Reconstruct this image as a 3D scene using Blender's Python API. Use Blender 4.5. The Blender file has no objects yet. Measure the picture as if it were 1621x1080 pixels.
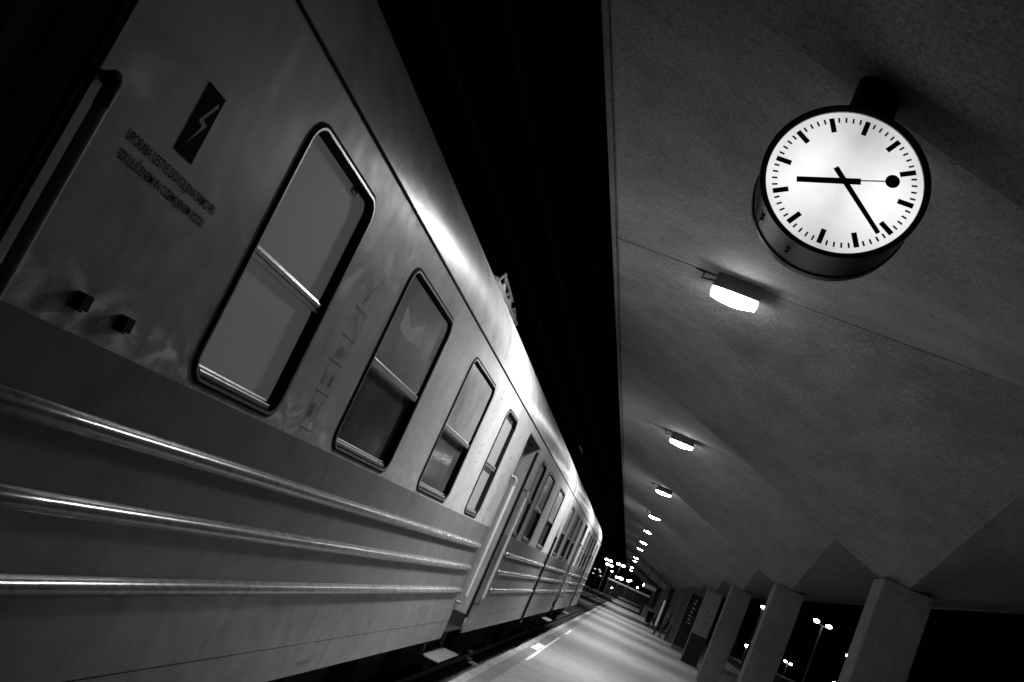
import bpy, bmesh, math, random
from mathutils import Matrix, Vector
random.seed(7)
S = bpy.context.scene
COL = S.collection
H = 1.56                                    # eye height above the platform top (z = 0)

# ------------------------------------------------------------------ camera
cam = bpy.data.cameras.new('camera'); cam_o = bpy.data.objects.new('camera', cam); COL.objects.link(cam_o)
Rm = ((0.9073134, 0.1163565, 0.4040340), (0.3665548, 0.2518203, -0.8956697), (-0.2059610, 0.9607537, 0.1858289))
right = Vector(Rm[0]); up = -Vector(Rm[1]); back = -Vector(Rm[2])
cam_o.matrix_world = Matrix(((right.x, up.x, back.x, 0), (right.y, up.y, back.y, 0), (right.z, up.z, back.z, H), (0, 0, 0, 1)))
cam.sensor_width = 36; cam.lens = 33.62; cam.clip_start = 0.02; cam.clip_end = 3000
S.camera = cam_o

# ------------------------------------------------------------------ world: a clear black night
w = bpy.data.worlds.new('World'); S.world = w; w.use_nodes = True
bg = w.node_tree.nodes['Background']
bg.inputs['Color'].default_value = (0.5, 0.5, 0.5, 1); bg.inputs['Strength'].default_value = 0.0006
S.view_settings.view_transform = 'Standard'; S.view_settings.look = 'None'
S.view_settings.exposure = 0.0; S.view_settings.gamma = 1.0
S.render.engine = 'CYCLES'
S.cycles.max_bounces = 7; S.cycles.diffuse_bounces = 5; S.cycles.glossy_bounces = 4
S.cycles.sample_clamp_indirect = 6.0

LAMP_POWER = 105.0        # radiance of the canopy lamp lenses seen from the side
LAMP_WATTS, LAMP_SPREAD = 152.0, 142.0   # the downward beam of each canopy lamp
MAST_POWER = 30.0

# ------------------------------------------------------------------ materials
def ramp(nt, src, p0, c0, p1, c1):
    r = nt.nodes.new('ShaderNodeValToRGB'); e = r.color_ramp.elements
    e[0].position = p0; e[0].color = (c0, c0, c0, 1); e[1].position = p1; e[1].color = (c1, c1, c1, 1)
    nt.links.new(src, r.inputs[0]); return r.outputs[0]
def noise(nt, scale, detail=4, rough=.6, stretch=None, dist=0):
    tc = nt.nodes.new('ShaderNodeTexCoord'); mp = nt.nodes.new('ShaderNodeMapping')
    g = nt.nodes.new('ShaderNodeNewGeometry')
    nt.links.new(g.outputs['Position'], mp.inputs[0])
    if stretch: mp.inputs['Scale'].default_value = stretch
    n = nt.nodes.new('ShaderNodeTexNoise'); n.inputs['Scale'].default_value = scale
    n.inputs['Detail'].default_value = detail; n.inputs['Roughness'].default_value = rough; n.inputs['Distortion'].default_value = dist
    nt.links.new(mp.outputs[0], n.inputs[0]); return n.outputs[0]
def mathn(nt, op, a, b):
    m = nt.nodes.new('ShaderNodeMath'); m.operation = op
    for i, v in enumerate((a, b)):
        if v is None: continue
        if isinstance(v, (int, float)): m.inputs[i].default_value = v
        else: nt.links.new(v, m.inputs[i])
    return m.outputs[0]
def base(name, col, rough, metal=0.0, spec=.5, coat=0):
    m = bpy.data.materials.new(name); m.use_nodes = True; nt = m.node_tree; b = nt.nodes['Principled BSDF']
    b.inputs['Base Color'].default_value = (col, col, col, 1); b.inputs['Roughness'].default_value = rough
    b.inputs['Metallic'].default_value = metal; b.inputs['Specular IOR Level'].default_value = spec
    b.inputs['Coat Weight'].default_value = coat; b.inputs['Coat Roughness'].default_value = .12
    return m, nt, b
def bump(nt, b, src, strength, dist):
    bp = nt.nodes.new('ShaderNodeBump'); bp.inputs['Strength'].default_value = strength; bp.inputs['Distance'].default_value = dist
    nt.links.new(src, bp.inputs['Height']); nt.links.new(bp.outputs[0], b.inputs['Normal'])
def plain(name, col, rough, metal=0.0, spec=.5, var=.25, scale=9, bmp=0):
    m, nt, b = base(name, col, rough, metal, spec)
    n = noise(nt, scale, 5, .65)
    nt.links.new(ramp(nt, n, .3, col*(1-var), .7, min(1, col*(1+var))), b.inputs['Base Color'])
    if bmp: bump(nt, b, n, .4, bmp)
    return m
def emit(name, strength, col=1.0):
    m = bpy.data.materials.new(name); m.use_nodes = True; nt = m.node_tree
    nt.nodes.remove(nt.nodes['Principled BSDF']); e = nt.nodes.new('ShaderNodeEmission')
    e.inputs[0].default_value = (col, col, col, 1); e.inputs[1].default_value = strength
    nt.links.new(e.outputs[0], nt.nodes['Material Output'].inputs[0]); return m
def paint(name, col, rough, smear):
    """old carriage paint: faint waviness of the sheet, dust streaks, wiped graffiti smears"""
    m, nt, b = base(name, col, rough, 0, .4, 0)
    fine = ramp(nt, noise(nt, 5, 6, .65, (1, .5, 1.6)), .3, col*.86, .75, min(1, col*1.1))
    drip = ramp(nt, noise(nt, 10, 3, .6, (1, 1.6, .12)), .45, 1.0, .8, .82)
    grain = ramp(nt, noise(nt, 85, 3, .7), .3, .86, .7, 1.1)
    grime = ramp(nt, noise(nt, 1.7, 6, .7, (1, 1, .6), .5), .42, 1.0, .72, .74)
    out = fine
    for e in (drip, grain, grime):
        mul = nt.nodes.new('ShaderNodeMix'); mul.data_type = 'RGBA'; mul.blend_type = 'MULTIPLY'; mul.inputs[0].default_value = 1
        nt.links.new(out, mul.inputs[6]); nt.links.new(e, mul.inputs[7]); out = mul.outputs[2]
    if smear:
        g = nt.nodes.new('ShaderNodeNewGeometry'); sx = nt.nodes.new('ShaderNodeSeparateXYZ'); nt.links.new(g.outputs['Position'], sx.inputs[0])
        # worn, rubbed strip low on the panel, wisps elsewhere
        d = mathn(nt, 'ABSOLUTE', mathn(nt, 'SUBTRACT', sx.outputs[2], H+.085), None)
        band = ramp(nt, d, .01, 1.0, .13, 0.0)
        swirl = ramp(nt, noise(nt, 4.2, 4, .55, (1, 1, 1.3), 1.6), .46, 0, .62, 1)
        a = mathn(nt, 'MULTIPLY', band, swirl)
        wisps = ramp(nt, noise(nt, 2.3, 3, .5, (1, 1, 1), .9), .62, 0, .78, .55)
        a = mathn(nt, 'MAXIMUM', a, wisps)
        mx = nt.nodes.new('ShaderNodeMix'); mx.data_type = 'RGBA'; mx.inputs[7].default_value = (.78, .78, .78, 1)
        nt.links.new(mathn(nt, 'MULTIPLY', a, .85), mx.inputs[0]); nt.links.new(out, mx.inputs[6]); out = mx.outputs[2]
    nt.links.new(out, b.inputs['Base Color'])
    rg = ramp(nt, noise(nt, 7, 4, .6), .3, rough-.07, .7, rough+.1)
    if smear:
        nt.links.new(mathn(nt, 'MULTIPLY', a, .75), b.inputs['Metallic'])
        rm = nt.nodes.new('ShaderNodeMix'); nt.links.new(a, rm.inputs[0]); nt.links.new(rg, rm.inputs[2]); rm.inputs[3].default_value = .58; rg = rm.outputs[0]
    nt.links.new(rg, b.inputs['Roughness'])
    bump(nt, b, noise(nt, 2.4, 3, .55, (1, .7, 1)), .4, .014)
    return m
def concrete(name, col, stretch, pits=True, bmp=.004, var=.22, sv=.16):
    m, nt, b = base(name, col, .85, 0, .3)
    big = ramp(nt, noise(nt, 1.6, 8, .75), .32, 1-var*.8, .68, 1+var*.5)
    streak = ramp(nt, noise(nt, 9, 5, .75, stretch), .3, 1-sv, .7, 1+sv*.7)
    m1 = nt.nodes.new('ShaderNodeMix'); m1.data_type = 'RGBA'; m1.blend_type = 'MULTIPLY'; m1.inputs[0].default_value = 1
    nt.links.new(big, m1.inputs[6]); nt.links.new(streak, m1.inputs[7]); out = m1.outputs[2]
    if pits:
        p = ramp(nt, noise(nt, 19, 4, .68, (1, 1, 1)), .60, 1.0, .70, .45)
        m2 = nt.nodes.new('ShaderNodeMix'); m2.data_type = 'RGBA'; m2.blend_type = 'MULTIPLY'; m2.inputs[0].default_value = 1
        nt.links.new(out, m2.inputs[6]); nt.links.new(p, m2.inputs[7]); out = m2.outputs[2]
    gr = ramp(nt, noise(nt, 55, 3, .7, (.8, 1, 1)), .32, .62, .68, 1.32)
    st = ramp(nt, noise(nt, .55, 6, .7, (1, .8, 1), .6), .52, 1.0, .72, .72)
    for e in (gr, st):
        mg = nt.nodes.new('ShaderNodeMix'); mg.data_type = 'RGBA'; mg.blend_type = 'MULTIPLY'; mg.inputs[0].default_value = 1
        nt.links.new(out, mg.inputs[6]); nt.links.new(e, mg.inputs[7]); out = mg.outputs[2]
    m3 = nt.nodes.new('ShaderNodeMix'); m3.data_type = 'RGBA'; m3.blend_type = 'MULTIPLY'; m3.inputs[0].default_value = 1
    m3.inputs[6].default_value = (col, col, col, 1); nt.links.new(out, m3.inputs[7])
    nt.links.new(m3.outputs[2], b.inputs['Base Color'])
    bump(nt, b, noise(nt, 14, 5, .7, stretch), .6, bmp)
    return m

M = {}
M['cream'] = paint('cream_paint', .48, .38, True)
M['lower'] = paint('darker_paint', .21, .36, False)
M['roof'] = plain('roof_paint', .46, .32, 0, .55, .38, 4.5, .008)
M['rib'] = plain('rib_metal', .26, .2, .15, .6, .35, 14, .003)
M['steel'] = plain('polished_steel', .58, .32, .25, .5, .12, 30)
M['frame'] = plain('window_aluminium', .55, .3, .75, .5, .12, 30)
M['rubber'] = plain('black_rubber', .008, .8, 0, .12, .2, 20)
M['gloss'] = plain('dark_pane', .08, .12, 0, .65, .45, 2.6, .003)
M['dusty'] = plain('dusty_pane', .27, .22, 0, .55, .3, 3.2, .004)
M['frost'] = plain('frosted_pane', .22, .6, 0, .2, .06, 4)
_n = M['frost'].node_tree.nodes['Principled BSDF']; _n.inputs['Emission Color'].default_value = (1, 1, 1, 1); _n.inputs['Emission Strength'].default_value = .045   # glow added to brighten every frosted pane; no lamp stands behind
M['black'] = plain('black_metal', .008, .55, 0, .35, .3, 12)
M['under'] = plain('grimy_underframe', .022, .7, 0, .3, .4, 5, .01)
M['doorp'] = plain('door_paint', .3, .35, 0, .5, .15, 5)
M['ink'] = plain('sticker_ink', .025, .9, 0, .04, .15, 20)
M['inktext'] = plain('worn_lettering', .05, .9, 0, .06, .3, 40)
M['knob'] = plain('worn_bracket', .06, .5, 0, .4, .2, 20)
M['notice'] = plain('reflection_and_stencil_grey', .33, .5, 0, .3, .2, 9)  # grey of the painted window reflection and of faded skirt stencils
M['ghost'] = plain('faded_ink', .2, .5, 0, .4, .3, 30)
M['pale'] = plain('sticker_white', .16, .5, 0, .4, .1, 20)
M['shell'] = concrete('board_marked_concrete', .245, (.35, 2.4, 1), True, .006, .34, .13)
M['pier'] = concrete('pillar_concrete', .155, (1, 1, 1), True, .004, .3)
M['asph'] = concrete('platform_asphalt', .285, (1, 1, 1), True, .004, .24); M['asph'].node_tree.nodes['Principled BSDF'].inputs['Roughness'].default_value = .55
M['coping'] = concrete('coping_stone', .36, (1, .5, 1), True, .006)
M['band'] = concrete('edge_paving', .22, (1, 1, 1), True, .003)
M['white'] = plain('worn_white_paint', .75, .6, 0, .4, .1, 18)
M['ballast'] = plain('ballast_stones', .10, .85, 0, .3, .6, 13, .05)
M['lotm'] = plain('car_park_asphalt', .05, .85, 0, .3, .3, 3, .01)
M['rail'] = plain('rail_steel', .03, .55, .1, .5, .2, 12)
M['sleeper'] = plain('sleeper_wood', .06, .85, 0, .3, .3, 9)
M['lens'] = emit('lit_lens', LAMP_POWER)
M['lensoff'] = plain('unlit_lens', .3, .3)
M['lampbox'] = plain('lamp_housing_metal', .22, .45, .2, .4, .15, 12)
M['case'] = plain('clock_case_metal', .045, .33, .6, .5, .2, 14)
M['rim'] = plain('clock_rim_black', .015, .3, 0, .5, .1, 14)
M['mast'] = plain('mast_steel', .14, .5, .4, .4, .1, 8)
M['head'] = emit('lamp_globe', MAST_POWER)
M['dim'] = emit('dim_lamp', .8)
M['cloth'] = plain('dark_cloth', .02, .9, 0, .2, .3, 20)
M['trousers'] = plain('grey_cloth', .12, .9, 0, .2, .3, 20)
M['skin'] = plain('skin', .35, .55, 0, .4, .1, 8)
M['hair'] = plain('dark_hair', .015, .6, 0, .4, .2, 30)
M['wood'] = plain('bench_wood', .04, .6, 0, .4, .3, 12)
M['whitepanel'] = plain('white_enamel', .72, .35, 0, .5, .05, 8)
M['pale2'] = plain('grey_enamel', .4, .4, 0, .5, .08, 8)
M['greypanel'] = plain('grey_panel', .2, .5, 0, .4, .12, 5)
M['glyph'] = plain('panel_lettering', .6, .5, 0, .4, .1, 8)
M['glyphdark'] = plain('panel_lettering_dark', .09, .5, 0, .4, .1, 8)
M['wall'] = concrete('building_wall', .25, (1, 1, 1), False)
M['wirem'] = plain('copper_wire', .012, .7, 0, .2)
# backlit opal dial: tubes behind it make two brighter zones
def dial_mat():
    m = bpy.data.materials.new('opal_dial'); m.use_nodes = True; nt = m.node_tree; b = nt.nodes['Principled BSDF']
    b.inputs['Base Color'].default_value = (.75, .75, .75, 1); b.inputs['Roughness'].default_value = .35
    tc = nt.nodes.new('ShaderNodeTexCoord'); mp = nt.nodes.new('ShaderNodeMapping'); nt.links.new(tc.outputs['Object'], mp.inputs[0])
    mp.inputs['Rotation'].default_value = (0, 0, 0); mp.inputs['Scale'].default_value = (1, 1, 1)
    sx = nt.nodes.new('ShaderNodeSeparateXYZ'); nt.links.new(mp.outputs[0], sx.inputs[0])
    d = mathn(nt, 'ABSOLUTE', mathn(nt, 'SUBTRACT', mathn(nt, 'ABSOLUTE', mathn(nt, 'ADD', sx.outputs[0], .0), None), .17), None)
    g = ramp(nt, d, .02, 1.02, .3, .58)
    zz = mathn(nt, 'ABSOLUTE', mathn(nt, 'ADD', sx.outputs[2], .03), None); g = mathn(nt, 'MULTIPLY', g, ramp(nt, zz, .08, 1.0, .30, .66))
    n = ramp(nt, noise(nt, 6, 3, .6), .3, .9, .7, 1.06)
    nt.links.new(mathn(nt, 'MULTIPLY', g, n), b.inputs['Emission Strength']); b.inputs['Emission Color'].default_value = (1, 1, 1, 1)
    return m
M['dial'] = dial_mat()

# ------------------------------------------------------------------ mesh helpers
def link(name, me, mat, parent=None):
    o = bpy.data.objects.new(name, me); COL.objects.link(o)
    if mat is not None and not me.materials: me.materials.append(mat)
    if parent is not None: o.parent = parent
    return o
def build(name, bm, mat, parent=None, smooth=False, bevel=0):
    bmesh.ops.recalc_face_normals(bm, faces=bm.faces)
    me = bpy.data.meshes.new(name); bm.to_mesh(me); bm.free()
    if smooth:
        for p in me.polygons: p.use_smooth = True
        try: me.set_sharp_from_angle(angle=math.radians(38))
        except Exception: pass
    o = link(name, me, mat, parent)
    if bevel:
        md = o.modifiers.new('bevel', 'BEVEL'); md.width = bevel; md.segments = 2; md.limit_method = 'ANGLE'
    return o
def box(bm, x0, x1, y0, y1, z0, z1):
    v = [bm.verts.new((x, y, z)) for x in (x0, x1) for y in (y0, y1) for z in (z0, z1)]
    for f in ((0,1,3,2),(4,6,7,5),(0,4,5,1),(2,3,7,6),(0,2,6,4),(1,5,7,3)): bm.faces.new([v[i] for i in f])
def tube(bm, pts, r, n=10, caps=True):
    rings = []
    for i, p in enumerate(pts):
        p = Vector(p); a = Vector(pts[max(i-1, 0)]); b = Vector(pts[min(i+1, len(pts)-1)])
        t = (b-a).normalized(); u = t.orthogonal().normalized() if i == 0 else (u - t*u.dot(t)).normalized()
        v = t.cross(u); rr = r[i] if isinstance(r, (list, tuple)) else r
        rings.append([bm.verts.new(p + (u*math.cos(2*math.pi*k/n) + v*math.sin(2*math.pi*k/n))*rr) for k in range(n)])
    for a, b in zip(rings, rings[1:]):
        for k in range(n): bm.faces.new((a[k], a[(k+1) % n], b[(k+1) % n], b[k]))
    if caps:
        bm.faces.new(rings[0][::-1]); bm.faces.new(rings[-1])
def ellipsoid(bm, c, rx, ry, rz, n=10):
    r = bmesh.ops.create_uvsphere(bm, u_segments=n+4, v_segments=n, radius=1)
    for v in r['verts']: v.co = Vector((c[0]+v.co.x*rx, c[1]+v.co.y*ry, c[2]+v.co.z*rz))
def rrect(y0, y1, z0, z1, r, n=7):
    pts = []
    for cx, cy, a0 in ((y1-r, z1-r, 0), (y0+r, z1-r, 90), (y0+r, z0+r, 180), (y1-r, z0+r, 270)):
        for k in range(n+1):
            a = math.radians(a0 + 90*k/n); pts.append((cx+r*math.cos(a), cy+r*math.sin(a)))
    return pts
def rect(y0, y1, z0, z1): return [(y0, z0), (y1, z0), (y1, z1), (y0, z1)]
def plate_mesh(name, outlines, x0, x1):
    """flat plate in the YZ plane between x0 and x1; the first outline is the outside, the rest are holes"""
    cu = bpy.data.curves.new(name, 'CURVE'); cu.dimensions = '2D'; cu.fill_mode = 'BOTH'; cu.extrude = (x1-x0)/2
    for o in outlines:
        sp = cu.splines.new('POLY'); sp.points.add(len(o)-1); sp.use_cyclic_u = True
        for p, q in zip(sp.points, o): p.co = (q[0], q[1], 0, 1)
    ob = bpy.data.objects.new(name, cu); COL.objects.link(ob)
    me = bpy.data.meshes.new_from_object(ob.evaluated_get(bpy.context.evaluated_depsgraph_get()))
    bpy.data.objects.remove(ob); bpy.data.curves.remove(cu)
    me.materials.clear(); me.name = name
    xm = (x0+x1)/2
    for v in me.vertices: v.co = (xm+v.co.z, v.co.x, v.co.y)
    return me
def plate(name, outlines, x0, x1, mat, parent): return link(name, plate_mesh(name, outlines, x0, x1), mat, parent)
def text_mesh(body, font_h=1.0):
    cu = bpy.data.curves.new('lettering', 'FONT'); cu.body = body; cu.size = font_h; cu.extrude = 0; cu.offset = .012
    ob = bpy.data.objects.new('lettering', cu); COL.objects.link(ob)
    me = bpy.data.meshes.new_from_object(ob.evaluated_get(bpy.context.evaluated_depsgraph_get()))
    bpy.data.objects.remove(ob); bpy.data.curves.remove(cu); me.materials.clear(); return me
def tag(o, label, cat, group=None, kind=None):
    if label: o['label'] = label
    if cat: o['category'] = cat
    if group: o['group'] = group
    if kind: o['kind'] = kind
    return o
def thing(name, label, cat, loc=(0, 0, 0), group=None):
    o = bpy.data.objects.new(name, None); COL.objects.link(o); o.location = loc; o.empty_display_size = .2
    return tag(o, label, cat, group)
def copy_tree(o, parent=None):
    c = o.copy(); COL.objects.link(c)
    if parent is not None: c.parent = parent
    for ch in list(o.children): copy_tree(ch, c)
    return c
ORD = ['first', 'second', 'third', 'fourth', 'fifth', 'sixth', 'seventh', 'eighth', 'ninth', 'tenth', 'eleventh', 'twelfth', 'thirteenth', 'fourteenth', 'fifteenth', 'sixteenth', 'seventeenth']
def struct(o): o['kind'] = 'structure'; return o

# ------------------------------------------------------------------ ground, platform, car park
bm = bmesh.new(); box(bm, -600, 600, -60, 1400, -1.2, -.76); struct(build('ground', bm, M['ballast']))
bm = bmesh.new(); box(bm, -1.05, 8.2, -14, 215, -.74, 0); struct(build('platform', bm, M['asph']))
bm = bmesh.new(); box(bm, -1.215, -1.05, -14, 215, -.74, -.003); struct(build('platform_edge_paving', bm, M['band']))
bm = bmesh.new()
y = -14.0
while y < 130:
    L = random.uniform(.95, 1.05)
    dx = random.uniform(-.008, .008); dz = random.uniform(-.006, .004)
    box(bm, -1.335+dx, -1.22, y+.006, y+L-.006, -.28, dz); y += L
box(bm, -1.30, -1.22, -14, 215, -.74, -.02)
struct(build('platform_coping', bm, M['coping'], bevel=.012))
bm = bmesh.new(); box(bm, 8.3, 160, -40, 400, -.74, -.35); struct(build('car_park', bm, M['lotm']))
bm = bmesh.new(); yy = -14.0
while yy < 150:
    L = random.uniform(2.2, 3.6); box(bm, -.715+random.uniform(-.004, .004), -.68+random.uniform(-.004, .004), yy, yy+L-.01, -.05, .003); yy += L
struct(build('platform_joint_strip', bm, M['coping']))
# worn remains of the white safety line
bm = bmesh.new()
def worn(x0, x1, y0, y1, n):
    vs = []
    for k in range(n): vs.append((x0+random.uniform(-.008, .012), y0+(y1-y0)*k/(n-1)))
    for k in range(n): vs.append((x1+random.uniform(-.012, .008), y1-(y1-y0)*k/(n-1)))
    f = bm.faces.new([bm.verts.new((a, b, .002)) for a, b in vs])
    r = bmesh.ops.extrude_face_region(bm, geom=[f])
    for v in r['geom']:
        if isinstance(v, bmesh.types.BMVert): v.co.z = .006
worn(-1.19, -1.045, 17.4, 19.0, 6); worn(-1.045, -1.0, 15.2, 22.6, 14); worn(-1.03, -.99, 24.5, 27, 6)
struct(build('safety_line_paint', bm, M['white']))

# ------------------------------------------------------------------ railway track under the train and its neighbour
def track(xc, y0, y1, label):
    t = thing('railway_track', label, 'track', (xc, y0, -.76), 'tracks beside the platform')
    for s in (-1, 1):
        bm = bmesh.new(); x = s*.7525
        box(bm, x-.035, x+.035, 0, y1-y0, .13, .17); box(bm, x-.009, x+.009, 0, y1-y0, .04, .13); box(bm, x-.065, x+.065, 0, y1-y0, .02, .04)
        build('rail', bm, M['rail'], t)
    bm = bmesh.new(); yy = 0.0
    box(bm, -1.25, 1.25, -.12, .12, -.1, .019); first = build('sleeper', bm, M['sleeper'], t, bevel=.01); first.location = (0, 22, 0)
    for k in range(1, 95):
        c = first.copy(); COL.objects.link(c); c.parent = t; c.location = (0, 22+k*.65, 0)
    return t
XT = -1.58-1.40
track(XT, 0, 320, 'railway track running out beyond the far end of the train')
track(XT-4.6, 0, 320, 'parallel railway track on the far side of the train')

# ------------------------------------------------------------------ canopy: a row of hypar concrete umbrellas
XC, BAY, HALF = 3.13, 8.9, 4.43
ZC, RIM = H+1.33, H+2.92
def umbrella_meshes():
    bm = bmesh.new(); n = 14; b = BAY/2-.009; t = .11
    for sx in (-1, 1):
        for sy in (-1, 1):
            g = {}
            for i in range(n+1):
                for j in range(n+1):
                    u, v = i/n, j/n; z = ZC + (RIM-ZC)*(u+v-u*v)
                    g[i, j] = (bm.verts.new((sx*u*HALF, sy*v*b, z)), bm.verts.new((sx*u*HALF, sy*v*b, z+t+.06*(1-u)*(1-v))))
            for i in range(n):
                for j in range(n):
                    q = [g[i, j], g[i+1, j], g[i+1, j+1], g[i, j+1]]
                    bm.faces.new([a[0] for a in q]); bm.faces.new([a[1] for a in q][::-1])
            for k in range(n):
                bm.faces.new((g[n, k][0], g[n, k+1][0], g[n, k+1][1], g[n, k][1]))
                bm.faces.new((g[k, n][0], g[k, n][1], g[k+1, n][1], g[k+1, n][0]))
    # drip nib along both long eaves
    me = bpy.data.meshes.new('shell'); bm.to_mesh(me); bm.free()
    for p in me.polygons: p.use_smooth = True
    me.set_sharp_from_angle(angle=math.radians(40)); me.materials.append(M['shell'])
    bm = bmesh.new(); box(bm, -.31, .31, -.28, .28, 0, ZC+.1); bmesh.ops.recalc_face_normals(bm, faces=bm.faces)
    mc = bpy.data.meshes.new('column'); bm.to_mesh(mc); bm.free(); mc.materials.append(M['pier'])
    bm = bmesh.new(); box(bm, -.02, .02, -b, b, RIM-.03, RIM+.13)
    mf = bpy.data.meshes.new('eave_strip'); bmesh.ops.recalc_face_normals(bm, faces=bm.faces); bm.to_mesh(mf); bm.free(); mf.materials.append(M['pier'])
    return me, mc, mf
um = umbrella_meshes()
def umbrella(y, label):
    t = thing('canopy_umbrella', label, 'canopy bay', (XC, y, 0), 'concrete umbrella bays of the platform canopy')
    link('shell', um[0], None, t)
    c = link('column', um[1], None, t); md = c.modifiers.new('bevel', 'BEVEL'); md.width = .018; md.segments = 2
    for s in (-1, 1): link('eave_strip', um[2], None, t).location = (s*(HALF+.021), 0, 0)
    return t
extra = {0: 'concrete umbrella canopy bay over the station clock, {} of the row', 4: 'concrete umbrella canopy bay whose pillar carries a light panel, {} of the row', 5: 'concrete umbrella canopy bay whose pillar carries a black panel, {} of the row'}
for k in range(-1, 15):
    o = ORD[k+1]
    umbrella(4.0+BAY*k, extra.get(k, 'concrete umbrella canopy bay on a square pillar, {} of the row from the camera').format(o))

# ------------------------------------------------------------------ canopy lamps at the joints
def lamp(y, lit, label):
    t = thing('canopy_lamp', label, 'lamp', (-.10-max(0, y-40)*.0062, y, RIM-(.07 if y > 50 else 0)), 'box lamps under the canopy joints')
    bm = bmesh.new()
    a = [(-.20, -.13, 0), (.20, -.13, 0), (.20, .13, 0), (-.20, .13, 0)]; b = [(-.225, -.165, -.155), (.225, -.165, -.155), (.225, .14, -.155), (-.225, .14, -.155)]
    va = [bm.verts.new(p) for p in a]; vb = [bm.verts.new(p) for p in b]
    bm.faces.new(va); bm.faces.new(vb[::-1])
    for i in range(4): bm.faces.new((va[i], vb[i], vb[(i+1) % 4], va[(i+1) % 4]))
    build('housing', bm, M['lampbox'], t, bevel=.008)
    bm = bmesh.new()
    n = 12; prof = [(-.21, -.155), (-.21, -.166)] + [(-.20+.40*k/n, -.168-.030*math.sin(math.pi*k/n)) for k in range(n+1)] + [(.21, -.166), (.21, -.155)]
    r0 = [bm.verts.new((x, -.125, z)) for x, z in prof]; r1 = [bm.verts.new((x, .125, z)) for x, z in prof]
    bm.faces.new(r0); bm.faces.new(r1[::-1])
    for i in range(len(prof)): bm.faces.new((r0[i], r1[i], r1[(i+1) % len(prof)], r0[(i+1) % len(prof)]))
    build('lens', bm, M['lens'] if lit else M['lensoff'], t)
    if lit:
        ld = bpy.data.lights.new('lamp_beam', 'AREA'); ld.shape = 'RECTANGLE'; ld.size = .38; ld.size_y = .22
        ld.energy = LAMP_WATTS; ld.spread = math.radians(LAMP_SPREAD)
        lo = bpy.data.objects.new('lamp_beam', ld); COL.objects.link(lo); lo.parent = t; lo.location = (0, 0, -.235); lo.rotation_euler = (0, math.radians(13), 0)
    bm = bmesh.new(); tube(bm, [(-.42, .02, .0), (-.35, .0, -.015), (-.33, -.02, -.04), (-.34, -.02, -.085), (-.28, -.02, -.075), (-.20, -.02, -.06)], .009, 6)
    tube(bm, [(-.36, .0, -.01), (-.28, 0, -.012), (-.19, 0, -.02)], .006, 6)
    build('cable', bm, M['black'], t)
    return t
for j in range(15):
    lit = j not in (7, 10, 11, 13)
    lamp(8.45+BAY*j, lit, ('lit' if lit else 'unlit') + ' box lamp under the canopy joint, {} from the camera'.format(ORD[j]))

# ------------------------------------------------------------------ station clock
CY, CZ, CX = 3.80, H+1.885, .190
ck = thing('station_clock', 'round double-sided backlit station clock hanging from the concrete canopy', 'clock', (CX, CY, CZ))
ck.rotation_euler = (0, math.radians(1.0), 0)
def disc(bm, r0, r1, y0, y1, n=96):
    """ring/drum around the clock's Y axis; r0 = 0 gives a solid disc"""
    def ring(r, y): return [bm.verts.new((r*math.cos(2*math.pi*k/n), y, r*math.sin(2*math.pi*k/n))) for k in range(n)]
    o0, o1 = ring(r1, y0), ring(r1, y1)
    for k in range(n): bm.faces.new((o0[k], o0[(k+1) % n], o1[(k+1) % n], o1[k]))
    if r0 > 0:
        i0, i1 = ring(r0, y0), ring(r0, y1)
        for k in range(n):
            q = (k+1) % n
            bm.faces.new((i0[k], i1[k], i1[q], i0[q])); bm.faces.new((o0[k], i0[k], i0[q], o0[q])); bm.faces.new((o1[k], o1[q], i1[q], i1[k]))
    else:
        bm.faces.new(o0[::-1]); bm.faces.new(o1)
bm = bmesh.new(); disc(bm, 0, .335, .012, .262); build('case', bm, M['case'], ck, smooth=True)
bm = bmesh.new(); disc(bm, .329, .342, -.012, .03); build('rim', bm, M['rim'], ck, smooth=True)
bm = bmesh.new(); disc(bm, .318, .342, .244, .286); build('rim', bm, M['rim'], ck, smooth=True)
bm = bmesh.new(); disc(bm, .3165, .3285, -.002, .0115); build('inner_ring', bm, M['lampbox'], ck, smooth=True)
bm = bmesh.new(); disc(bm, 0, .316, .006, .0115); build('dial', bm, M['dial'], ck)
bm = bmesh.new(); disc(bm, 0, .3175, .2625, .268); build('dial', bm, M['dial'], ck)
def bar(bm, ang, r0, r1, w0, y0, y1, w1=None):
    """radial bar; ang clockwise from 12 as seen from -Y"""
    w1 = w1 or w0; s, c = math.sin(ang), math.cos(ang)
    def P(r, t, y): return (s*r + c*t, y, c*r - s*t)
    v = [bm.verts.new(P(r, t, yy)) for yy in (y0, y1) for r, t in ((r0, -w0/2), (r1, -w1/2), (r1, w1/2), (r0, w0/2))]
    for f in ((0,1,2,3),(7,6,5,4),(0,4,5,1),(1,5,6,2),(2,6,7,3),(3,7,4,0)): bm.faces.new([v[i] for i in f])
for h in range(12):
    bm = bmesh.new(); bar(bm, h*math.pi/6, .227, .291, .0215, .0035, .0058); build('hour_mark', bm, M['ink'], ck)
for m_ in range(60):
    if m_ % 5:
        bm = bmesh.new(); bar(bm, m_*math.pi/30, .269, .291, .0075, .004, .0058); build('minute_mark', bm, M['ink'], ck)
hh, mm, ss = 8, 21.6, 11.6
bm = bmesh.new(); bar(bm, (hh+mm/60)*math.pi/6, -.066, .192, .027, -.004, -.001, .024); build('hour_hand', bm, M['rim'], ck)
bm = bmesh.new(); bar(bm, mm*math.pi/30, -.068, .262, .023, -.0075, -.005, .019); build('minute_hand', bm, M['rim'], ck)
bm = bmesh.new(); bar(bm, ss*math.pi/30, -.06, .19, .005, -.0105, -.009)
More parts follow.
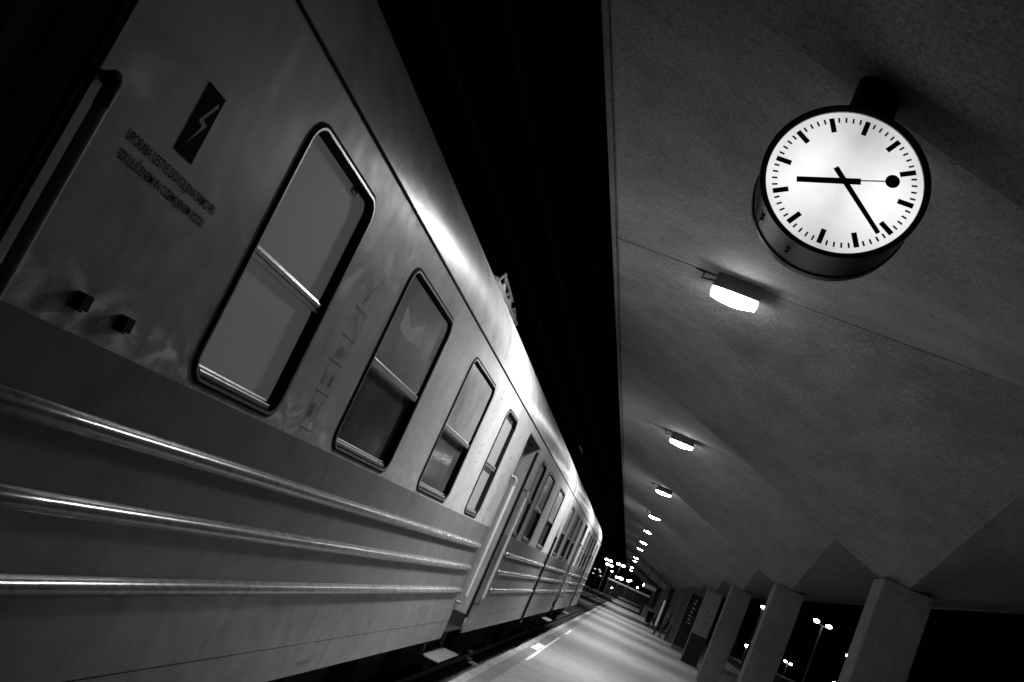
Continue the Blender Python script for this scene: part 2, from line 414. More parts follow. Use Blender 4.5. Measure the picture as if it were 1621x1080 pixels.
a = ss*math.pi/30; c0 = Vector((math.sin(a)*.190, 0, math.cos(a)*.190))
n = 28; f0 = [bm.verts.new((c0.x+.029*math.cos(2*math.pi*k/n), -.011, c0.z+.029*math.sin(2*math.pi*k/n))) for k in range(n)]
f1 = [bm.verts.new((v.co.x, -.0088, v.co.z)) for v in f0]; bm.faces.new(f0); bm.faces.new(f1[::-1])
for k in range(n): bm.faces.new((f0[k], f1[k], f1[(k+1) % n], f0[(k+1) % n]))
build('second_hand', bm, M['rim'], ck)
# hanger: flared neck and mounting plate against the shell
bm = bmesh.new()
tube(bm, [(0, .137, .325), (0, .137, .36), (0, .137, .42), (0, .137, .62)], [.135, .105, .10, .10], 20)
build('hanger', bm, M['black'], ck, smooth=True)
for q, yy in ((222, .09), (222, .13), (252, .10), (252, .14)):
    bm = bmesh.new(); aa = math.radians(q); ellipsoid(bm, (.336*math.cos(aa), yy, .336*math.sin(aa)), .009, .009, .009, 6); build('screw', bm, M['rim'], ck)
for q in (207, 219):
    bm = bmesh.new(); aa = math.radians(q); tube(bm, [(.3362*math.cos(aa), .05, .3362*math.sin(aa)), (.3362*math.cos(aa), .23, .3362*math.sin(aa))], .0025, 6); build('hatch_edge', bm, M['rim'], ck)

# ------------------------------------------------------------------ the train
XS = -1.58                                   # outer face of the side wall
Z = lambda v: v + H
ZB, ZG, ZSK, ZSEAM = Z(.018), Z(1.205), Z(-1.215), Z(-1.018)
W0, W1 = Z(.045), Z(1.055)
def window(car, y0, y1, kind):
    """kind: 'frost' both panes recessed; 'slide' upper sash flush, lower pane deeper"""
    zm = Z(.545); r = .10; y0 -= .02; y1 += .01
    f = plate('window', [rrect(y0-.009, y1+.009, W0-.009, W1+.009, r+.009), rrect(y0+.006, y1-.006, W0+.006, W1-.006, r-.006)], XS-.004, XS+.005, M['rubber'], car)
    plate('trim', [rrect(y0+.0062, y1-.0062, W0+.0062, W1-.0062, r-.0062), rrect(y0+.016, y1-.016, W0+.016, W1-.016, r-.016)], XS-.006, XS+.010, M['frame'], f)
    d = .046
    plate('gasket', [rrect(y0+.0165, y1-.0165, W0+.0165, W1-.0165, r-.0165), rrect(y0+.023, y1-.023, W0+.023, W1-.023, r-.023)], XS-d, XS+.004, M['rubber'], f)
    if kind == 'frost':
        plate('upper_pane', [rrect(y0+.03, y1-.03, zm-.01, W1-.03, .05)], XS-d+.003, XS-d+.012, M['frost'], f)
        plate('lower_pane', [rrect(y0+.03, y1-.03, W0+.03, zm-.012, .05)], XS-d-.006, XS-d+.004, M['frost'], f)
        bm = bmesh.new(); box(bm, XS-d+.0125, XS-.012, y0+.042, y1-.052, zm-.035, zm+.012); box(bm, XS-.0118, XS-.006, y0+.042, y1-.06, zm-.012, zm+.004)
    else:
        plate('upper_pane', [rrect(y0+.041, y1-.041, zm-.004, W1-.041, .05)], XS-.020, XS-.010, M['dusty'], f)
        plate('lower_pane', [rrect(y0+.03, y1-.03, W0+.03, zm-.012, .05)], XS-d-.006, XS-d+.006, M['gloss'], f)
        bm = bmesh.new(); box(bm, XS-.046, XS+.001, y0+.042, y1-.042, zm-.042, zm-.002)
    build('transom', bm, M['frame'], f, bevel=.006)
    bm = bmesh.new(); box(bm, XS-d+.013, XS-.004, y0+.075, y1-.075, W0+.0245, W0+.046); box(bm, XS-d+.013, XS-.016, y0+.07, y1-.07, W0+.050, W0+.060)
    build('bottom_rail', bm, M['frame'], f, bevel=.006)
    if kind == 'frost':
        bm = bmesh.new(); box(bm, XS-d+.013, XS-.022, y1-.25, y1-.19, W1-.06, W1-.035); build('latch', bm, M['lampbox'], f, bevel=.005)
    return f
def rib(car, y0, y1, zc):
    bm = bmesh.new(); n = 10; rings = []
    for y, s in ((y0, .15), (y0+.02, .7), (y0+.06, 1)) + tuple((y0+.06+(y1-y0-.12)*k/20, 1) for k in range(1, 20)) + ((y1-.06, 1), (y1-.02, .7), (y1, .15)):
        rings.append([bm.verts.new((XS-.002+.042*s*math.sin(math.pi*k/n), y, zc+.034*s*math.cos(math.pi*k/n))) for k in range(n+1)])
    for a, b in zip(rings, rings[1:]):
        for k in range(n): bm.faces.new((a[k], a[k+1], b[k+1], b[k]))
    bm.faces.new(rings[0][::-1]); bm.faces.new(rings[-1])
    return build('rib', bm, M['rib'], car, smooth=True)
def handrail(car, y, z0, z1, yw):
    x = XS+.072
    bm = bmesh.new(); tube(bm, [(x, y, z0), (x, y, z1)], .018, 14); h = build('handrail', bm, M['steel'] if y > 5 else M['doorp'], car, smooth=True)
    for zz, s in ((z1, 1), (z0, -1)):
        bm = bmesh.new(); tube(bm, [(x, y, zz-.05*s), (x, y, zz+.012*s), (x-.02, y+(yw-y)*.3, zz+.032*s), (XS+.003, yw, zz+.034*s)], [.020, .020, .018, .018], 14); build('bracket', bm, M['knob'] if y < 5 else M['lampbox'], h, smooth=True)
    return h
def door(car, y0, y1):
    xd = XS-.16; ym = (y0+y1)/2; zt, zb = Z(1.10), Z(-1.0)
    for i, (a, b) in enumerate(((y0+.03, ym-.004), (ym+.004, y1-.03))):
        lf = plate('door', [rect(a, b, zb, zt), rrect(a+.14, b-.10, Z(.02), Z(.92), .08)], xd-.03, xd, M['doorp'], car)
        plate('pane', [rrect(a+.12, b-.08, Z(.0), Z(.94), .06)], xd-.022, xd-.012, M['gloss'], lf)
        bm = bmesh.new(); tube(bm, [(xd+.002, b-.05 if i == 0 else a+.05, Z(-.5)), (xd+.03, b-.05 if i == 0 else a+.05, Z(-.48)), (xd+.03, b-.05 if i == 0 else a+.05, Z(-.1)), (xd+.002, b-.05 if i == 0 else a+.05, Z(-.08))], .012, 8); build('handle', bm, M['steel'], lf)
    bm = bmesh.new()                                              # jambs, head and step well
    box(bm, XS-.32, XS-.0265, y0-.03, y0+.0, Z(-1.0), Z(1.13)); build('door_jamb', bm, M['doorp'], car)
    bm = bmesh.new(); box(bm, XS-.32, XS-.0265, y1, y1+.03, Z(-1.0), Z(1.13)); build('door_jamb', bm, M['doorp'], car)
    bm = bmesh.new(); box(bm, XS-.30, XS-.03, y0, y1, Z(1.105), Z(1.128)); build('door_head', bm, M['black'], car)
    bm = bmesh.new(); box(bm, XS-.34, XS-.19, y0, y1, ZSK, Z(-1.005)); build('step_well', bm, M['black'], car)
    for a, b in ((y0-.03, y0), (y1, y1+.03)):
        bm = bmesh.new(); box(bm, XS-.32, XS-.0265, a, b, ZSK+.02, Z(-1.001)); build('step_side', bm, M['under'], car)
    for a, b in ((y0+.0005, y0+.03), (y1-.03, y1-.0005)):
        bm = bmesh.new(); box(bm, XS-.026, XS-.004, a, b, Z(-1.0), Z(1.06)); build('door_seal', bm, M['rubber'], car)
    bm = bmesh.new(); box(bm, XS-.19, XS-.015, y0+.01, y1-.01, Z(-1.17), Z(-1.15)); build('entry_step', bm, M['under'], car, bevel=.004)
    bm = bmesh.new(); box(bm, XS-.19, XS+.06, y0+.12, y1+.08, Z(-1.47), Z(-1.45))
    for yy in (y0+.2, y1): box(bm, XS-.18, XS-.15, yy-.02, yy+.02, Z(-1.451), Z(-1.2))
    build('footboard', bm, M['band'], car, bevel=.006)
    handrail(car, y0-.055, Z(-.77), Z(.57), y0-.075); handrail(car, y1-.024, Z(-.80), Z(.56), y1+.03)
def roof(car, y0, y1, cab=False):
    bm = bmesh.new(); n = 26; rings = []
    ys = [(y0, 1.0), (y0+.01, 1.0)] + [(y0+(y1-y0)*k/24, 1) for k in range(1, 24)]
    ys += [(y1-.7, 1), (y1-.35, .985), (y1-.12, .94), (y1, .86)] if cab else [(y1, 1)]
    for y, s in ys:
        rings.append([bm.verts.new((XT+1.395*(1 if s > .99 else .5+.5*s)*math.cos(math.pi*k/n), y, Z(1.222)+.955*s*math.sin(math.pi*k/n))) for k in range(n+1)])
    for a, b in zip(rings, rings[1:]):
        for k in range(n): bm.faces.new((a[k], a[k+1], b[k+1], b[k]))
    bm.faces.new(rings[0][::-1]); bm.faces.new(rings[-1])
    r = build('roof', bm, M['roof'], car, smooth=True)
    bm = bmesh.new(); box(bm, XS-.02, XS+.007, y0+.01, y1-.02, Z(1.207), Z(1.2165)); box(bm, XS-.03, XS-.012, y0+.01, y1-.02, Z(1.2165), Z(1.226)); build('gutter', bm, M['rubber'], r)
    return r
def carriage(name_label, y0, y1, doors, wins, ribs, cab=False):
    car = thing('passenger_car', name_label, 'train car', (0, 0, 0), 'coupled cars of the electric train')
    cut = []
    # upper panel (windows, door heads) and lower panel (door openings to the bottom) as plates with openings
    up = [rect(y0, y1, ZB, ZG)]
    segs = []; e = y0
    for a, b in doors: segs.append((e, a)); e = b
    segs.append((e, y1))
    outline = [(y0, ZB)]
    for a, b in doors: outline += [(a, ZB), (a, Z(1.08)), (a+.04, Z(1.12)), (b-.04, Z(1.12)), (b, Z(1.08)), (b, ZB)]
    outline += [(y1, ZB), (y1, ZG), (y0, ZG)]
    plate('upper_side', [outline] + [rrect(a-.02, b+.01, W0, W1, .10) for a, b, k in wins], XS-.026, XS, M['cream'], car)
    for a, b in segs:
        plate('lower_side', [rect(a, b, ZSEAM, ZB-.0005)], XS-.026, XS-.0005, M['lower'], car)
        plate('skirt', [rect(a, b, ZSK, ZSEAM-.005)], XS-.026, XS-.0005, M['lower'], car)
    bm = bmesh.new(); box(bm, 2*XT-XS, XS-.36, y0+.01, y1-.01, Z(-1.0), Z(1.23))
    for a, b in segs: box(bm, XS-.36, XS-.055, a+.031 if a != y0 else a+.01, b-.031 if b != y1 else b-.01, ZSK+.05, Z(1.20))
    build('inner_body', bm, M['black'], car)
    for a, b, k in wins: window(car, a, b, k)
    for a, b in doors: door(car, a, b)
    for a, b in ribs:
        for zc in (Z(-.200), Z(-.440), Z(-.685)): rib(car, a, b, zc)
    roof(car, y0, y1, cab)
    # underframe: sole bar, equipment boxes, bogies
    bm = bmesh.new(); box(bm, 2*XT-XS+.3, XS-.36, y0+.2, y1-.2, Z(-1.35), Z(-1.001)); yy = y0+4.2
    while yy < y1-5:
        L = random.uniform(.9, 1.8); d = random.uniform(.30, .55); box(bm, XT-.9, XS-.2-random.uniform(0, .15), yy, yy+L, Z(-1.35-d), Z(-1.3)); yy += L+random.uniform(.3, 1.0)
    build('underframe', bm, M['under'], car, bevel=.02)
    for bc in (y0+2.8, y1-2.8):
        bm = bmesh.new()
        for s in (-1, 1): box(bm, XT+s*1.0-.07, XT+s*1.0+.07, bc-1.7, bc+1.7, Z(-1.75), Z(-1.5))
        box(bm, XT-1.0, XT+1.0, bc-.2, bc+.2, Z(-1.72), Z(-1.36)); bg_ = build('bogie', bm, M['under'], car, bevel=.02)
        for s in (-1, 1):
            for wy in (-1.25, 1.25):
                bm = bmesh.new(); tube(bm, [(XT+s*.69, bc+wy, -.59+.46), (XT+s*.82, bc+wy, -.59+.46)], .46, 28); build('wheel', bm, M['under'], bg_)
    return car
D1 = [(.64, 1.89), (10.20, 11.45)]
car1 = carriage('near two-tone train car with the lightning warning sign and frosted narrow windows', -5.8, 17.86, D1,
    [(-4.6, -3.5, 'slide'), (-2.6, -1.5, 'slide'), (2.945, 3.72, 'frost'), (4.52, 5.60, 'slide'), (6.47, 7.56, 'slide'), (8.47, 9.18, 'frost'), (12.1, 12.72, 'frost'), (13.2, 14.25, 'slide'), (15.35, 16.5, 'slide')],
    [(-5.6, .45), (2.02, 10.04), (12.2, 17.7)])
car2 = carriage('farther train car coupled beyond the gap, ending in a rounded roof', 18.2, 37.3, [(24.5, 25.75), (32.2, 33.45)],
    [(18.75, 19.75, 'slide'), (20.6, 21.7, 'slide'), (22.5, 23.3, 'slide'), (26.8, 27.7, 'slide'), (28.5, 29.4, 'slide'), (30.2, 31.2, 'slide'), (34.4, 35.4, 'slide')],
    [(18.35, 24.3), (26.0, 32.0), (33.7, 37.0)], True)
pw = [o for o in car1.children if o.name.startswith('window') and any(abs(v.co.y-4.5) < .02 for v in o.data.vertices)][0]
plate('painted_reflection', [[(4.70, Z(.755)), (4.88, Z(.735)), (5.165, Z(.768)), (5.11, Z(.885)), (4.90, Z(.80)), (4.69, Z(.88))]], XS-.0098, XS-.009, M['notice'], pw)  # pale patch painting a reflection onto the upper pane
# gangway bellows and coupling, part of the near car
bm = bmesh.new()
for k in range(5): box(bm, XT-.75-.03*(k % 2), XT+.75+.03*(k % 2), 17.86+.066*k, 17.92+.066*k, Z(-1.0), Z(1.2))
build('gangway_bellows', bm, M['rubber'], car1)
# downpipe at the gap between the cars
bm = bmesh.new(); tube(bm, [(XS+.02, 17.93, Z(.37)), (XS+.02, 17.93, Z(-1.26))], .022, 8); ellipsoid(bm, (XS+.02, 17.93, Z(-1.28)), .035, .035, .035, 8)
build('downpipe', bm, M['black'], car1)

# markings on the near car: lightning warning panel and its two lines of text
XM = XS+.0005
plate('warning_panel', [rect(2.285, 2.390, Z(.588), Z(.804))], XM, XM+.0015, M['ink'], car1)
bolt = [(2.366, Z(.778)), (2.318, Z(.700)), (2.346, Z(.692)), (2.316, Z(.622)), (2.366, Z(.703)), (2.338, Z(.711)), (2.376, Z(.770))]
plate('lightning_bolt', [bolt], XM+.0018, XM+.0028, M['pale'], car1)
def lettering(name, body, y0, y1, z0, z1, mat, parent, x=None, rot=False):
    me = text_mesh(body)
    xs = [v.co.x for v in me.vertices]; ys = [v.co.y for v in me.vertices]
    ax, bx, ay, by = min(xs), max(xs), min(ys), max(ys)
    for v in me.vertices:
        u = (v.co.x-ax)/(bx-ax); t = (v.co.y-ay)/(by-ay)
        if rot: u, t = 1-t, u
        v.co = (XM+.001 if x is None else x, y0+(y1-y0)*u, z0+(z1-z0)*t)
    return link(name, me, mat, parent)
lettering('warning_text', 'UPORABA LESTVE DOVOLJENA SAMO PRI', 2.085, 2.612, Z(.507), Z(.545), M['inktext'], car1)
lettering('warning_text', 'IZKLJUČENEM IN OZEMLJENEM VODU', 2.092, 2.590, Z(.456), Z(.500), M['inktext'], car1)
# rubbed column of framed pictograms between the narrow window and the next
def strokes(name, segs, wd, mat, y0=0, z0=0, sy=1, sz=1):
    bm = bmesh.new()
    for k, (a, b, c, d) in enumerate(segs):
        p = Vector((y0+a*sy, z0+b*sz)); q = Vector((y0+c*sy, z0+d*sz)); t = (q-p).normalized()*wd/2; nrm = Vector((-t.y, t.x))
        x = XM+.0006+.0003*(k % 5)
        v = [bm.verts.new((x, e.x, e.y)) for e in (p+nrm-t, q+nrm+t, q-nrm+t, p-nrm-t)]; bm.faces.new(v)
    return build(name, bm, mat, car1)
G = []
for zz in (.07, .245, .395, .52, .66): G.append((4.02, Z(zz), 4.19, Z(zz)))
strokes('pictogram_frame', G, .007, M['ghost'])
G = [(4.03, Z(.07), 4.03, Z(.80)), (4.185, Z(.1), 4.185, Z(.86))]
strokes('pictogram_frame', G, .003, M['ghost'])
G = []
for k in range(5): G += [(4.05, Z(.13+.012*k), 4.10, Z(.14+.012*k)), (4.05+.012*k, Z(.125), 4.05+.012*k, Z(.19))]
G += [(4.135, Z(.12), 4.145, Z(.14)), (4.145, Z(.14), 4.155, Z(.2)), (4.155, Z(.2), 4.175, Z(.215)), (4.12, Z(.105), 4.135, Z(.12))]
for k in range(4): G += [(4.045+.013*k, Z(.285), 4.045+.013*k, Z(.33)), (4.12+.012*k, Z(.285), 4.12+.012*k, Z(.335)), (4.06+.014*k, Z(.42), 4.06+.014*k, Z(.475)), (4.05, Z(.42+.013*k), 4.12, Z(.42+.013*k)), (4.125+.011*k, Z(.43), 4.125+.011*k, Z(.46))]
G += [(4.165, Z(.525), 4.13, Z(.58)), (4.13, Z(.58), 4.07, Z(.655)), (4.06, Z(.6), 4.075, Z(.63)), (4.14, Z(.585), 4.15, Z(.59)), (4.07, Z(.69), 4.10, Z(.72)), (4.10, Z(.72), 4.11, Z(.75)), (4.06, Z(.73), 4.08, Z(.77)), (4.11, Z(.76), 4.15, Z(.80))]
strokes('pictogram', G, .0055, M['ghost'])
# small faded stencilled characters either side of the far narrow window
random.seed(3)
def faded(y, z0, z1, n, wd):
    G = []
    for k in range(n):
        zc = z0+(z1-z0)*k/(n-1); a = wd*random.uniform(.5, 1)
        G += random.choice([[(y-a, zc-.02, y-a, zc+.02), (y-a, zc+.02, y+a, zc+.02)], [(y-a, zc-.02, y+a, zc-.02), (y+a, zc-.02, y+a, zc+.015)], [(y-a, zc, y+a, zc), (y, zc-.02, y, zc+.02)], [(y-a, zc-.02, y+a, zc+.02)]])
    strokes('stencilled_marks', G, .008, M['ghost'])
G = []
for k in range(6): G += [(5.62+.045*k, Z(-1.155), 5.625+.045*k, Z(-1.13)), (5.62+.045*k, Z(-1.143), 5.65+.045*k, Z(-1.143))]
strokes('stencilled_marks', G, .008, M['pale'])
G = []
for k in range(5): G += [(9.15+.08*k, Z(-1.15), 9.16+.08*k, Z(-1.11)), (9.15+.08*k, Z(-1.13), 9.20+.08*k, Z(-1.13))]
strokes('stencilled_marks', G, .014, M['notice'])
faded(7.95, Z(.86), Z(1.1), 4, .07); faded(8.02, Z(.48), Z(.62), 3, .1); faded(9.62, Z(.08), Z(.95), 9, .07)
# two small black socket brackets under the warning text
for yy in (2.215, 2.435):
    bm = bmesh.new(); box(bm, XS+.001, XS+.03, yy, yy+.042, Z(.082), Z(.125)); box(bm, XS+.001, XS+.012, yy-.015, yy+.05, Z(.076), Z(.0815))
    build('lamp_bracket', bm, M['rubber'], car1, bevel=.004)
# pantograph folded on the roof of the near car
pn = bpy.data.objects.new('pantograph', None); COL.objects.link(pn); pn.parent = car1
bm = bmesh.new()
for xx in (XT+.72, XT-.72):
    tube(bm, [(xx, 8.75, Z(2.20)), (xx, 10.35, Z(2.20))], .024, 8); tube(bm, [(xx, 8.95, Z(2.33)), (xx, 9.75, Z(2.29))], .012, 8)
    for k in range(3):
        a = 8.8+.5*k; h_ = 2.34-.035*k; tube(bm, [(xx, a, Z(2.20)), (xx, a+.17, Z(h_))], .015, 6); tube(bm, [(xx, a+.17, Z(h_)), (xx, a+.5, Z(2.20))], .015, 6)
for yy in (8.75, 9.5, 10.35): tube(bm, [(XT-.72, yy, Z(2.20)), (XT+.72, yy, Z(2.20))], .03, 8)
build('arm_frame', bm, M['pale2'], pn, smooth=True)
for xx in (XT+.72, XT-.72):
    for a in (9.12, 9.62):
        bm = bmesh.new(); v = [bm.verts.new((xx+d, y, Z(z))) for d in (-.008, .008) for y, z in ((a-.16, 2.16), (a+.14, 2.16), (a+.05, 2.27), (a-.05, 2.27))]
        for q in ((0,1,2,3),(7,6,5,4),(0,4,5,1),(1,5,6,2),(2,6,7,3),(3,7,4,0)): bm.faces.new([v[i] for i in q])
        build('gusset', bm, M['whitepanel'], pn)
bm = bmesh.new()
for xx in (XT+.66, XT-.66):
    for yy in (9.0, 9.55, 10.1):
        tube(bm, [(xx, yy, Z(2.00)), (xx, yy, Z(2.03)), (xx, yy, Z(2.05)), (xx, yy, Z(2.10)), (xx, yy, Z(2.12)), (xx, yy, Z(2.2))], [.11, .06, .11, .06, .11, .05], 12)
build('insulator', bm, M['whitepanel'], pn, smooth=True)

# ------------------------------------------------------------------ overhead line
def wire(name, label, pts, r):
    bm = bmesh.new(); tube(bm, pts, r, 6); return tag(build(name, bm, M['wirem']), label, 'overhead wire')
cw = wire('contact_wire', 'thin contact wire with a pale section insulator stretched over the train roof', [(XT, -10+10*k, Z(3.40)) for k in range(30)], .006)
bm = bmesh.new(); tube(bm, [(XT, 29.2, Z(3.405)), (XT, 29.9, Z(3.42)), (XT, 30.9, Z(3.405))], [.008, .032, .008], 8); build('section_insulator', bm, M['whitepanel'], cw)
wire('messenger_wire', 'sagging messenger wire above the contact wire', [(XT, -10+5*k, Z(4.25+.7*((k % 12)/6-1)**2)) for k in range(60)], .005)
t = thing('catenary_mast', 'dark steel catenary mast beside the track beyond the train', 'mast', (XT-2.6, 62, -.74))
bm = bmesh.new(); tube(bm, [(0, 0, 0), (0, 0, 8)], [.16, .10], 10); build('pole', bm, M['black'], t)
bm = bmesh.new(); tube(bm, [(0, 0, 6.9), (2.6, 0, 7.0)], .04, 8); tube(bm, [(0, 0, 5.4), (2.7, 0, 6.95)], .035, 8); tube(bm, [(.6, 0, 5.75), (2.6, 0, 5.72)], .025, 8); build('cantilever', bm, M['black'], t)

# ------------------------------------------------------------------ panels on the pillars, signs, benches, people
def pillar_panel(y, w, z0, z1, mat, label, gm, n, zt0, zt1, lower=None):
    t = thing('pillar_panel', label, 'sign', (XC, y, 0))
    bm = bmesh.new(); box(bm, -w/2, w/2, -.06, -.003, z0, z1); build('board', bm, mat, t, bevel=.006)
    bm = bmesh.new(); random.seed(n+int(y))
    for k in range(n):
        zc = zt0+(zt1-zt0)*k/(n-1)
        for q in range(3):
            a = random.uniform(-.09, .05); b = zc+random.uniform(-.06, .03); box(bm, a, a+random.uniform(.04, .12), -.066, -.061, b, b+random.uniform(.02, .05))
    build('lettering', bm, gm, t)
    if lower: 
        bm = bmesh.new(); box(bm, -w/2-.01, w/2+.01, -.12, -.061, .06, lower); build('lower_case', bm, M['black'], t, bevel=.006)
    return t
YF = lambda k: 4.0+BAY*k-.28
pillar_panel(YF(4), .60, .05, 2.85, M['greypanel'], 'light grey panel with a faint column of letters on a pillar, black case below', M['glyphdark'], 6, 1.3, 2.3, 1.15)
pillar_panel(YF(5), .60, .25, 2.75, M['black'], 'black panel with a column of white letters on a pillar face', M['glyph'], 7, 1.35, 2.5)
t = thing('hanging_sign', 'white sign box hanging from the canopy above the platform', 'sign', (1.25, 66, Z(.83)))
bm = bmesh.new(); box(bm, -.45, .4, -.10, .10, -.13, .13); build('box', bm, M['pale2'], t, bevel=.01)
bm = bmesh.new(); tube(bm, [(-.35, 0, .16), (-.35, 0, 1.6)], .02, 8); build('hanger', bm, M['black'], t); bm = bmesh.new(); tube(bm, [(.35, 0, .16), (.35, 0, 1.5)], .02, 8); build('hanger', bm, M['black'], t)
bm = bmesh.new(); box(bm, -.49, -.45, -.08, .08, -.08, .08); build('end_lamp', bm, M['head'], t)
t = thing('notice_board', 'narrow white notice board on two posts beside the bench', 'notice board', (2.35, 63, 0))
bm = bmesh.new(); box(bm, -.06, .06, -.4, .4, .35, 2.0); build('board', bm, M['whitepanel'], t, bevel=.01)
bm = bmesh.new(); box(bm, -.03, .03, -.4, -.34, 0, .349); build('leg', bm, M['mast'], t); bm = bmesh.new(); box(bm, -.03, .03, .34, .4, 0, .349); build('leg', bm, M['mast'], t)

def bench(x, y, label):
    t = thing('platform_bench', label, 'bench', (x, y, 0), 'benches between the pillars')
    bm = bmesh.new()
    for k in range(4): box(bm, -.22+.115*k, -.12+.115*k, -.9, .9, .42, .455)
    build('seat', bm, M['wood'], t, bevel=.006)
    bm = bmesh.new()
    for k in range(3): box(bm, .24+.02*k, .265+.02*k, -.9, .9, .52+.13*k, .62+.13*k)
    build('backrest', bm, M['wood'], t, bevel=.006)
    for yy in (-.7, .7):
        bm = bmesh.new(); box(bm, -.20, -.16, yy-.03, yy+.03, 0, .419); box(bm, .18, .225, yy-.03, yy+.03, 0, .86); box(bm, -.16, .18, yy-.03, yy+.03, .36, .419); build('leg', bm, M['black'], t)
    return t
bench(2.62, 55.2, 'slatted bench with a seated person by the sixth pillar from the camera')
bench(2.62, 69.5, 'slatted bench with a seated person beyond the notice board')
bench(2.62, 81.0, 'empty slatted bench far along the platform')

def person(x, y, label, lean=0.0, legs='trousers'):
    """seated figure facing the track (-X); body is one continuous skinned surface"""
    t = thing('person', label, 'person', (x, y, 0), None)
    V = [(0, 0, .53), (-.02, 0, .72), (.0, 0, .92), (.02, 0, 1.06), (.0, 0, 1.14), (-.02, 0, 1.22), (-.03, 0, 1.30)]
    E_ = [(i, i+1) for i in range(6)]; Rr = [.14, .125, .14, .10, .05, .085, .082]
    def chain(start, pts, rs):
        p = start
        for q, r in zip(pts, rs): V.append(q); Rr.append(r); E_.append((p, len(V)-1)); p = len(V)-1
        return p
    for s in (-1, 1):
        chain(0, [(-.05, s*.10, .52), (-.44, s*.12, .52), (-.46, s*.12, .28), (-.45, s*.12, .08), (-.58, s*.13, .045)], [.095, .065, .055, .042, .04])
        w_ = chain(3, [(.0, s*.18, 1.05), (-.04, s*.23, .80), (-.25, s*.17, .66)], [.062, .045, .034])
        for f in range(4): chain(w_, [(-.30, s*.15+.02*(f-1.5), .645), (-.345+.008*abs(f-1.5), s*.145+.021*(f-1.5), .62)], [.010, .008])
        chain(w_, [(-.27, s*.12, .65), (-.30, s*.10, .63)], [.011, .009])
    me = bpy.data.meshes.new('body'); me.from_pydata(V, E_, []); o = link('body', me, M['cloth'], t)
    sk = o.modifiers.new('skin', 'SKIN'); sk.use_smooth_shade = True
    for i, r in enumerate(Rr): me.skin_vertices[0].data[i].radius = (r, r)
    me.skin_vertices[0].data[0].use_root = True
    sd = o.modifiers.new('sub', 'SUBSURF'); sd.levels = sd.render_levels = 1
    bm = bmesh.new(); ellipsoid(bm, (-.075, 0, 1.265), .035, .062, .085, 8); ellipsoid(bm, (-.115, 0, 1.26), .016, .014, .02, 6); build('face', bm, M['skin'], t, smooth=True)
    bm = bmesh.new(); ellipsoid(bm, (-.005, 0, 1.325), .098, .092, .085, 10); build('hair', bm, M['hair'], t, smooth=True)
    if legs:
        bm = bmesh.new()
        for s in (-1, 1): tube(bm, [(-.12, s*.11, .525), (-.40, s*.12, .525), (-.47, s*.12, .49), (-.475, s*.12, .28), (-.455, s*.12, .10)], [.105, .082, .078, .068, .056], 12)
        build('trousers', bm, M[legs], t, smooth=True)
    return t
person(2.60, 55.3, 'person in dark clothes seated on the bench by the pillar', legs=None)
person(2.60, 69.3, 'person in dark jacket and lighter trousers on the farther bench')
t = thing('litter_bin', 'dark litter bin standing by the far bench', 'bin', (2.2, 76, 0))
bm = bmesh.new(); tube(bm, [(0, 0, .05), (0, 0, .8)], [.22, .26], 16); build('bucket', bm, M['black'], t); bm = bmesh.new(); tube(bm, [(0, 0, .8), (0, 0, .9), (0, 0, .95)], [.28, .26, .12], 16); build('lid', bm, M['under'], t)
t = thing('stair_parapet', 'dark stair enclosure wall between the far pillars', 'wall', (3.1, 100, 0))
bm = bmesh.new(); box(bm, -1.2, 1.2, -6, 8, 0, 1.1); build('wall', bm, M['wall'], t, bevel=.02); bm = bmesh.new(); box(bm, -1.25, 1.25, -6.05, 8.05, 1.101, 1.18); build('coping', bm, M['wood'], t)
# low pale wall catching light on the far side of the platform
t = thing('ramp_wall', 'low pale ramp wall sloping down at the far platform side', 'wall', (6.2, 53, 0))
bm = bmesh.new(); v = [bm.verts.new(p) for p in ((-.25, 0, .004), (.95, -2.0, .004), (.95, -1.8, .004), (-.25, .5, .004), (-.25, 0, .42), (.95, -2.0, .05), (.95, -1.8, .05), (-.25, .5, .42))]
for f in ((0,1,2,3),(4,5,6,7),(0,1,5,4),(1,2,6,5),(2,3,7,6),(3,0,4,7)): bm.faces.new([v[i] for i in f])
build('wall', bm, M['whitepanel'], t, bevel=.01)

# ------------------------------------------------------------------ lamps beyond the platform and far along the line
def mast_lamp(x, y, zt, heads, label, r=.35, base_z=-.35, mat='head', group='lamp posts in the dark beyond'):
    """heads: offsets (dx, dz) of the lamp heads from the mast top at eye-relative height zt"""
    t = thing('street_lamp', label, 'street lamp', (x, y, base_z), group); top = zt+H-base_z
    bm = bmesh.new(); tube(bm, [(0, 0, 0), (0, 0, top)], [.10, .055], 8)
    build('pole', bm, M['mast'], t)
    bm = bmesh.new()
    for dx, dz in heads: tube(bm, [(0, 0, top-.12), (dx, 0, top+dz+.0)], .035, 6)
    build('arm', bm, M['mast'], t)
    for dx, dz in heads:
        bm = bmesh.new(); ellipsoid(bm, (dx, -.02, top+dz), r*.82, r*.7, r*.48, 8); build('lamp_head', bm, M[mat], t, smooth=True)
    return t
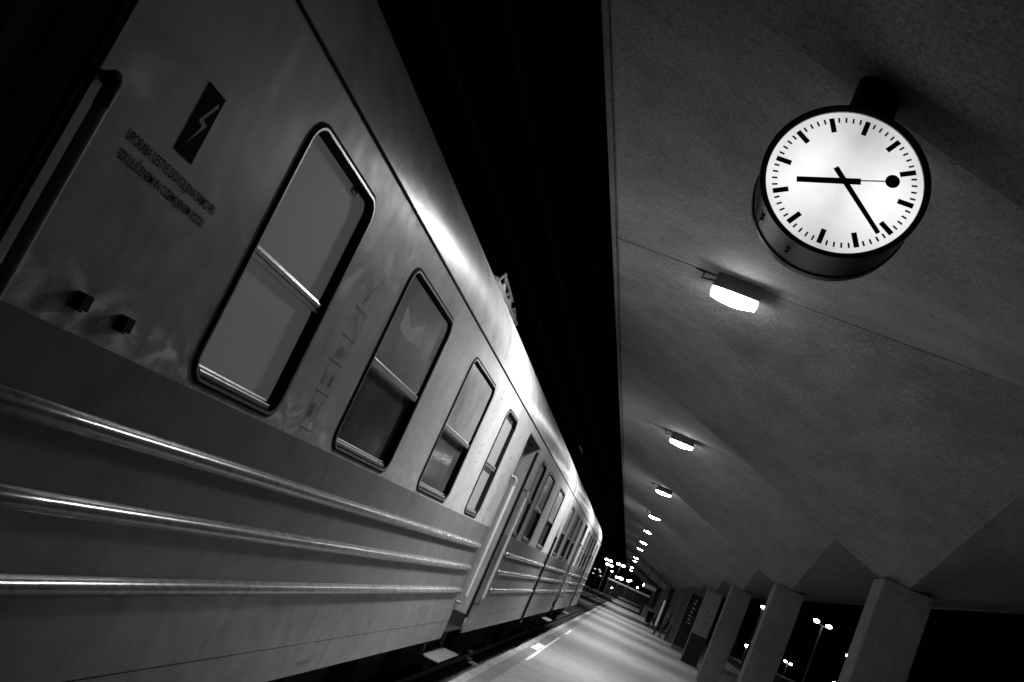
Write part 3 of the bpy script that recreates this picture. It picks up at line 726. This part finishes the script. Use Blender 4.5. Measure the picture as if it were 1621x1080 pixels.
# car park (right)
mast_lamp(16.6, 90, 4.25, [(-.62, .16), (.5, .12)], 'tall twin-headed lamp post framed between the two nearest pillars', .33)
mast_lamp(15.15, 70, 2.12, [(0, .0)], 'single lamp touching the left edge of the nearest pillar', .26)
mast_lamp(11.4, 90, 3.62, [(0, 0)], 'single lamp at the left edge of the second pillar', .26)
mast_lamp(24.9, 150, .14, [(-.4, .04), (.42, -.04)], 'low twin lamp just above the car park horizon', .30)
mast_lamp(15.0, 120, -.05, [(0, 0)], 'low lamp left of the second pillar near the horizon', .32)
mast_lamp(14.3, 110, -1.5+.3, [(0, 0)], 'lowest small lamp beside the second pillar', .18)
mast_lamp(13.2, 116, 2.05, [(-.2, 0)], 'dim thin lamp post between second and third pillars', .13, mat='dim')
mast_lamp(19.1, 90, .12, [(0, 0)], 'low lamp at the bottom edge beside the nearest pillar', .24)
# far end of the line
mast_lamp(-5.6, 200, 3.75, [(-.72, .39), (.21, .43), (-.18, -.42), (.67, -.41)], 'far floodlight mast with four lamps over the tracks', .38, -.76)
mast_lamp(-3.3, 205, 4.4, [(-.6, 0), (.5, 0)], 'far twin lamp right of the four-lamp mast', .46, -.76)
mast_lamp(-4.42, 200, 2.4, [(0, 0)], 'single small lamp below the four-lamp mast', .28, -.76)
mast_lamp(-2.4, 196, 1.72, [(-.63, -.06), (.0, .15), (.30, -.05), (.42, .10)], 'bright cluster of lamps above the low building', .36, -.76)
mast_lamp(-.45, 196, 2.05, [(-.3, -.12), (.1, .1)], 'pair of lamps above the low building right of the cluster', .33, -.76)
mast_lamp(1.45, 196, 1.5, [(0, 0)], 'small lamp left of the hanging sign', .27, -.76)
mast_lamp(-6.4, 190, 1.6, [(-.95, -.2), (-.1, .0), (.2, -.3)], 'dim signal lamps beside the train end', .26, -.76, 'dim')
mast_lamp(-6.6, 190, .55, [(-.75, -.05), (.75, .05)], 'dim low signal lamps beside the train end', .24, -.76, 'dim')
mast_lamp(-3.15, 198, -.62, [(0, 0)], 'tiny ground signal in front of the low building', .22, -.76)
t = thing('low_building', 'long low building with a pale roof edge across the end of the tracks', 'building', (-1.0, 204, -.76))
bm = bmesh.new(); box(bm, -3.4, 9, 0, 8, 0, 3.0); build('wall', bm, M['under'], t)
bm = bmesh.new(); box(bm, -3.7, 9.3, -.8, 8.3, 3.01, 3.34); rf = build('roof', bm, M['whitepanel'], t)
for k in range(6):
    bm = bmesh.new(); box(bm, -2.9+1.9*k, -1.7+1.9*k, -.05, -.003, 1.1, 2.3); build('window', bm, M['black'], t)
